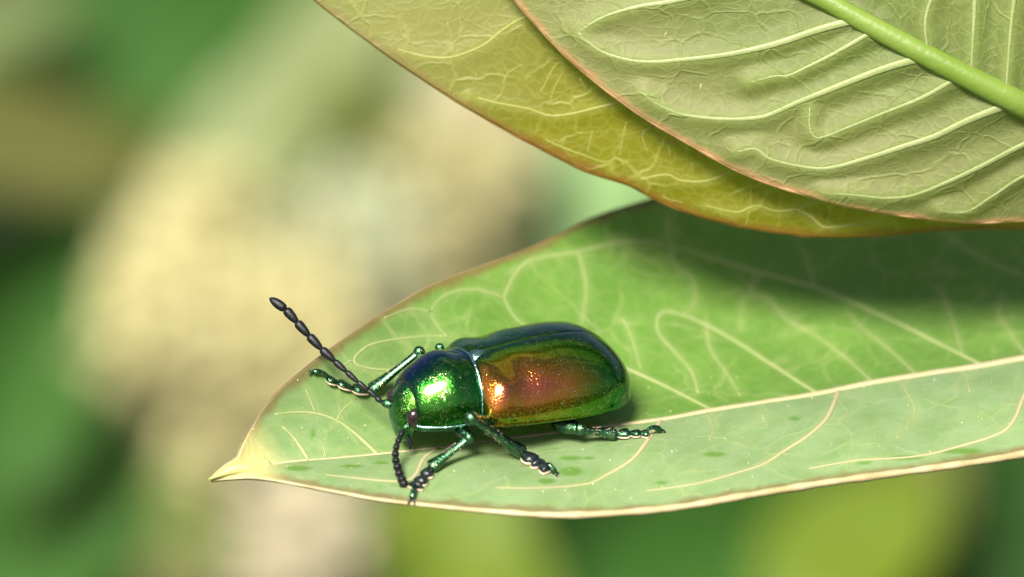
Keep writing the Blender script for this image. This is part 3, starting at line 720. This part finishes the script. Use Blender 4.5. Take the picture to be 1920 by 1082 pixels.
# near side (the beetle's left): front, middle, hind
leg(B(4.1, .9, -.35), Lpl(880, 821, 2.35), on(806, 878, .22), [on(797, 893, .17), on(785, 906, .16), on(777, 914, .15)], .30, .235, claw_to=on(773, 934, .10), widths=(.25, .27, .31))
leg(B(2.2, 1.3, -.75), Lpl(883, 784, 2.75), on(980, 850, .22), [on(1001, 864, .17), on(1012, 872, .16), on(1030, 881, .15)], .32, .27, claw_to=on(1039, 885, .10), widths=(.32, .30, .32))
leg(B(0.1, 1.7, -.70), Lpl(1088, 805, 2.9), on(1152, 814, .24), [on(1180, 812, .2), on(1200, 813, .17), on(1216, 813, .16)], .38, .25, tarsal=M_leg, claw_to=on(1236, 806, .16), widths=(.27, .21, .23))
# far side
leg(B(4.1, -.9, -.3), Lpl(786, 660, -2.55), on(694, 734, .2), [on(662, 729, .2), on(634, 718, .17), on(613, 711, .16)], .33, .245, tarsal=M_leg, claw_to=on(588, 699, .16), widths=(.31, .25, .25))
leg(B(2.4, -1.3, -.5), Lpl(824, 652, -2.6), on(872, 690, .2), [on(890, 700, .15), on(905, 705, .15)], .27, .19, tarsal=M_leg)
leg(B(0.1, -1.7, -.5), B(-1.7, -2.7, .05), on(1120, 690, .2), [on(1135, 700, .15), on(1150, 705, .15)], .33, .19, tarsal=M_leg)

# ------------------------------------------------------------------ out-of-focus plants behind
def bl_leaf_mesh(name, mat, length, width, fold=.25, droop=.25, nu=14, nv=8):
    V, F = [], []
    for i in range(nu + 1):
        t = i / nu; w = width / 2 * (math.sin(math.pi * t ** .85) ** .8 if 0 < t < 1 else 0)
        for j in range(nv + 1):
            s = j / nv * 2 - 1
            V.append((t * length, s * w, abs(s) * w * fold - droop * length * t * t + .02 * length * math.sin(t * 9 + s)))
    for i in range(nu):
        for j in range(nv):
            a = i * (nv + 1) + j; F.append((a, a + nv + 1, a + nv + 2, a + 1))
    return mesh_of(name, np.array(V) * 1e-3, F, mat)
def orient(o, base, along, normal):
    x = nrm(along); z = np.asarray(normal, float); z = nrm(z - x * (z @ x)); y = np.cross(z, x)
    from mathutils import Matrix
    m = Matrix(((x[0], y[0], z[0]), (x[1], y[1], z[1]), (x[2], y[2], z[2]))).to_4x4(); m.translation = Vector(base)
    return m
def blossom_mesh(mat):
    V, F = [], []; nseg = 20
    prof = [(0, .6), (.6, 1.3), (2.2, 1.9), (3.6, 2.3), (4.6, 3.0), (5.2, 4.4), (5.1, 5.4)]
    for i, (z, r) in enumerate(prof):
        for j in range(nseg):
            a = 2 * math.pi * j / nseg
            k = 1 + (0.0 if i < 4 else (.22 if i < 6 else .38)) * math.cos(5 * a) - (.1 if i >= 5 else 0)
            V.append((r * k * math.cos(a), r * k * math.sin(a), z))
    for i in range(len(prof) - 1):
        for j in range(nseg):
            k = (j + 1) % nseg; F.append((i*nseg+j, i*nseg+k, (i+1)*nseg+k, (i+1)*nseg+j))
    F.append(tuple(range(nseg))[::-1])
    return mesh_of('blossom', np.array(V) * 1e-3, F, mat)
def petal_mat(name, c, c2): return plain_leaf(name, c, c2, 0.6, 0.42, 0.3, 0.15)
P_cream = petal_mat('petal_cream', (0.53, 0.51, 0.24), (0.60, 0.53, 0.30)); P_white = petal_mat('petal_white', (0.50, 0.54, 0.37), (0.46, 0.50, 0.30))
P_pink = petal_mat('petal_blush', (0.52, 0.47, 0.31), (0.56, 0.50, 0.36)); P_tan = petal_mat('petal_tan', (0.43, 0.41, 0.19), (0.50, 0.45, 0.26))
BL = {k: blossom_mesh(m) for k, m in (('cream', P_cream), ('white', P_white), ('pink', P_pink), ('tan', P_tan))}
G_pale = plain_leaf('foliage_pale', (0.15, 0.20, 0.068), (0.19, 0.22, 0.09), .5, .3)
G_mint = plain_leaf('foliage_mint', (0.20, 0.33, 0.13), (0.17, 0.30, 0.10), .5, .3)
G_olive = plain_leaf('foliage_olive', (0.098, 0.112, 0.026), (0.118, 0.122, 0.032), .5, .25)
G_moss = plain_leaf('foliage_moss', (0.12, 0.16, 0.035), (0.15, 0.18, 0.05), .5, .3)
G_lime = plain_leaf('foliage_lime', (0.110, 0.185, 0.012), (0.135, 0.180, 0.010), .5, .35)
G_mid = plain_leaf('foliage_mid', (0.026, 0.088, 0.012), (0.036, 0.100, 0.014), .6, .25, .2)
G_dark = plain_leaf('foliage_dark', (0.010, 0.036, 0.005), (0.018, 0.055, 0.008), .7, .2, .15)
GM = {'pale': G_pale, 'mint': G_mint, 'olive': G_olive, 'moss': G_moss, 'lime': G_lime, 'mid': G_mid, 'dark': G_dark}
LEAFM = {k: bl_leaf_mesh('leaf', m, 60, 32) for k, m in GM.items()}

def bplant(name, label, cat, foot, top, leaves, blooms, group=None):
    """foot: ground xy, top: world point; leaves: (px,py,d, angle in picture, length mm, width mm, tilt, kind); blooms: (px,py,d,radius mm,count,kind)"""
    foot = np.array([foot[0], foot[1], -0.005]); root = thing(name, label, cat, foot, group)
    q = cr(np.array([foot, foot * .6 + np.asarray(top) * .4 + np.array([.008, 0, .03]), top]), 24)
    obj('stem', *sweep(q, np.linspace(2.0, 1.0, 24), np.linspace(2.0, 1.0, 24), (0, 1, 0), 8), M_stem, root)
    def near(p):
        i = int(np.argmin(np.linalg.norm(q - p, axis=1))); return q[max(0, min(23, i - 2))]
    for (px, py, d, ang, L, wd, tilt, kind) in leaves:
        a = math.radians(ang); along = RIGHT * math.cos(a) + UPV * math.sin(a) + FWD * .15
        nmv = -FWD * math.cos(math.radians(tilt)) + UPV * math.sin(math.radians(tilt))
        c = W(px, py, d); base = c - nrm(along) * L * .5e-3
        o = bpy.data.objects.new('leaf', LEAFM[kind]); COL.objects.link(o); o.parent = root
        m = orient(o, base - foot, along, nmv); 
        from mathutils import Matrix
        o.matrix_local = m @ Matrix.Diagonal((L / 60, wd / 32, 1, 1))
        n0 = near(base)
        mid = (base + n0) / 2 + np.array([0, 0, .004])
        obj('leaf_stalk', *sweep(cr(np.array([n0, mid, base]), 8), .8, .8, (0.3, 1, .2), 6), M_stem, root)
    for (px, py, d, R, cnt, kind) in blooms:
        c = W(px, py, d)
        hub = c - UPV * R * .9e-3 + FWD * R * .3e-3
        obj('flower_stalk', *sweep(cr(np.array([near(hub), (near(hub) + hub) / 2 + np.array([0, 0, .005]), hub]), 8), .9, .9, (0.3, 1, .2), 6), M_stem, root)
        for k in range(cnt):
            v = rng.normal(size=3); v /= np.linalg.norm(v)
            if v @ FWD > .5: v = v - 2 * (v @ FWD) * FWD
            p_ = c + v * R * 1e-3 * (rng.uniform(.35, 1) ** .5)
            dirn = nrm(v * .7 - FWD * .5 + UPV * .15 + rng.normal(size=3) * .25)
            o = bpy.data.objects.new('blossom', BL[kind]); COL.objects.link(o); o.parent = root
            x = nrm(np.cross(dirn, rng.normal(size=3)))
            s = rng.uniform(.85, 1.2)
            from mathutils import Matrix
            m = orient(o, p_ - dirn * 4e-3 - foot, x, dirn) @ Matrix.Diagonal((s, s, s, 1)); o.matrix_local = m
            ped = cr(np.array([hub, (hub + p_) / 2 + (p_ - c) * .15, p_ - dirn * 4e-3]), 6)
            obj('flower_pedicel', *sweep(ped, .45, .45, (0.31, .9, .2), 5), M_stem, root)
    return root

bplant('flowering_plant', 'blurred plant with a big cream flower cluster behind the leaf tip', 'plant', (-.045, .62), W(400, 760, 520),
  [(390, 940, 535, 70, 44, 20, 25, 'olive'), (430, 880, 520, 100, 40, 26, 20, 'moss'), (470, 640, 550, 60, 80, 46, 40, 'pale')],
  [(340, 600, 500, 14.5, 30, 'cream'), (500, 640, 505, 15, 30, 'cream'), (420, 500, 510, 15, 24, 'cream'), (460, 760, 512, 14, 22, 'cream')])
bplant('flowering_plant', 'blurred plant with white and tan flowers and pale leaves behind the golden leaf edge', 'plant', (.0, .66), W(690, 560, 560),
  [(500, 230, 560, 55, 62, 26, 40, 'pale'), (600, 120, 565, 70, 56, 24, 40, 'pale'), (690, 290, 548, -60, 34, 18, 30, 'moss'), (740, 200, 570, 70, 60, 34, 40, 'pale'), (560, 380, 580, 20, 60, 36, 40, 'pale'), (470, 330, 585, 60, 60, 34, 40, 'pale'), (840, 260, 590, 80, 70, 40, 40, 'pale'), (620, 250, 595, 50, 80, 40, 40, 'pale')],
  [(660, 450, 540, 12, 14, 'white'), (560, 440, 560, 12, 12, 'white'), (850, 350, 545, 12, 14, 'tan'), (800, 470, 550, 12, 12, 'tan'), (870, 250, 560, 11, 10, 'pink'), (720, 590, 556, 12, 12, 'tan'), (430, 400, 575, 13, 14, 'white')])
bplant('flowering_plant', 'blurred plant with a blush flower cluster below the beetle leaf', 'plant', (-.02, .50), W(570, 1040, 440),
  [(830, 1020, 450, 75, 44, 26, 40, 'lime'), (740, 1070, 455, 60, 40, 20, 40, 'moss'), (880, 1120, 445, 95, 46, 26, 40, 'lime')],
  [(560, 990, 430, 7, 16, 'pink')])
bplant('leafy_shoot', 'blurred mint-green leaves behind the gap between golden leaf and beetle leaf', 'plant', (.03, .70), W(1100, 480, 600),
  [(1060, 330, 590, 80, 62, 34, 40, 'mint'), (1010, 450, 600, 70, 60, 30, 40, 'mint'), (1190, 330, 610, 60, 60, 34, 40, 'mint')], [])
bplant('leafy_shoot', 'blurred mid-green broad leaves at the far upper left with an olive leaf', 'plant', (-.14, .78), W(180, 420, 640),
  [(60, 260, 600, -12, 62, 22, 10, 'olive'), (220, 300, 615, -8, 44, 18, 5, 'olive'), (180, 110, 640, 20, 80, 40, 10, 'mid'), (330, 190, 650, 60, 70, 36, 5, 'mid'), (20, 30, 620, 40, 26, 14, 40, 'pale'), (420, 30, 660, 40, 60, 34, 0, 'mid')], [])
bplant('leafy_shoot', 'blurred deep-green leaves at the left below the olive leaf', 'plant', (-.12, .60), W(110, 820, 520),
  [(80, 720, 520, 75, 46, 20, 10, 'mid'), (20, 560, 535, 30, 50, 26, -30, 'dark'), (110, 1000, 525, 40, 56, 26, 5, 'mid'), (240, 870, 545, 80, 60, 22, -35, 'dark'), (0, 860, 540, 70, 50, 22, -10, 'mid')], [])
bplant('leafy_shoot', 'blurred lime-green leaves under the beetle leaf', 'plant', (.06, .55), W(1500, 1180, 480),
  [(1600, 1010, 470, 50, 40, 24, 30, 'lime'), (1300, 1060, 490, 20, 46, 24, 5, 'mid'), (1700, 930, 485, 65, 34, 18, 20, 'olive'), (1400, 990, 500, 10, 50, 24, 0, 'mid'), (1880, 960, 520, 60, 60, 30, 0, 'dark'), (1080, 1030, 520, 30, 50, 26, -10, 'dark'), (1800, 1080, 515, 20, 50, 26, 0, 'dark'), (1200, 960, 530, 10, 60, 26, -10, 'dark')], [])

# undergrowth: a mass of small dark leaves over the ground
def undergrowth():
    n = 9000
    V, F = [], []
    base = np.array([(0, 0, 0), (.35, .28, .05), (.75, .22, 0), (1, 0, -.1), (.75, -.22, 0), (.35, -.28, .05)])
    k = 0
    while k < n:
        r = 0.2 + 3.4 * rng.random() ** 1.1; a = rng.uniform(0, 2 * math.pi)
        x, y = r * math.cos(a), r * math.sin(a)
        zmax = .14 + .10 * math.sin(5 * x + 1) * math.cos(4 * y) + (.22 * min(1, max(0, (y - .9) / .8)) if abs(x) < 3 else 0)
        z = rng.random() ** .7 * zmax
        s = rng.uniform(.03, .07)
        az = rng.uniform(0, 2 * math.pi); el = rng.uniform(-.5, .6)
        X = np.array([math.cos(az) * math.cos(el), math.sin(az) * math.cos(el), math.sin(el)])
        Z = nrm(np.array([0, 0, 1]) + rng.normal(size=3) * .35); Z = nrm(Z - X * (Z @ X)); Y = np.cross(Z, X)
        P = np.array([x, y, max(z, .012)]) + (base @ np.array([X, Y, Z])) * s
        b = len(V); V += P.tolist(); F += [(b, b + 1, b + 5), (b + 1, b + 2, b + 4, b + 5), (b + 2, b + 3, b + 4)]
        k += 1
    m, nt, p = newmat('undergrowth_leaf'); nn = N(nt); v = nn.objmm()
    c = nn.mix(nn.smooth(nn.noise(v, 0.012, 3), 0.4, 0.6), (0.010, 0.034, 0.003), (0.028, 0.066, 0.005))
    nn.put(p.inputs['Base Color'], c); p.inputs['Roughness'].default_value = .7; p.inputs['Specular IOR Level'].default_value = .15
    o = obj('undergrowth', V, F, m); o['kind'] = 'stuff'
    o['label'] = 'dark green blurred undergrowth covering the ground'; o['category'] = 'undergrowth'
undergrowth()
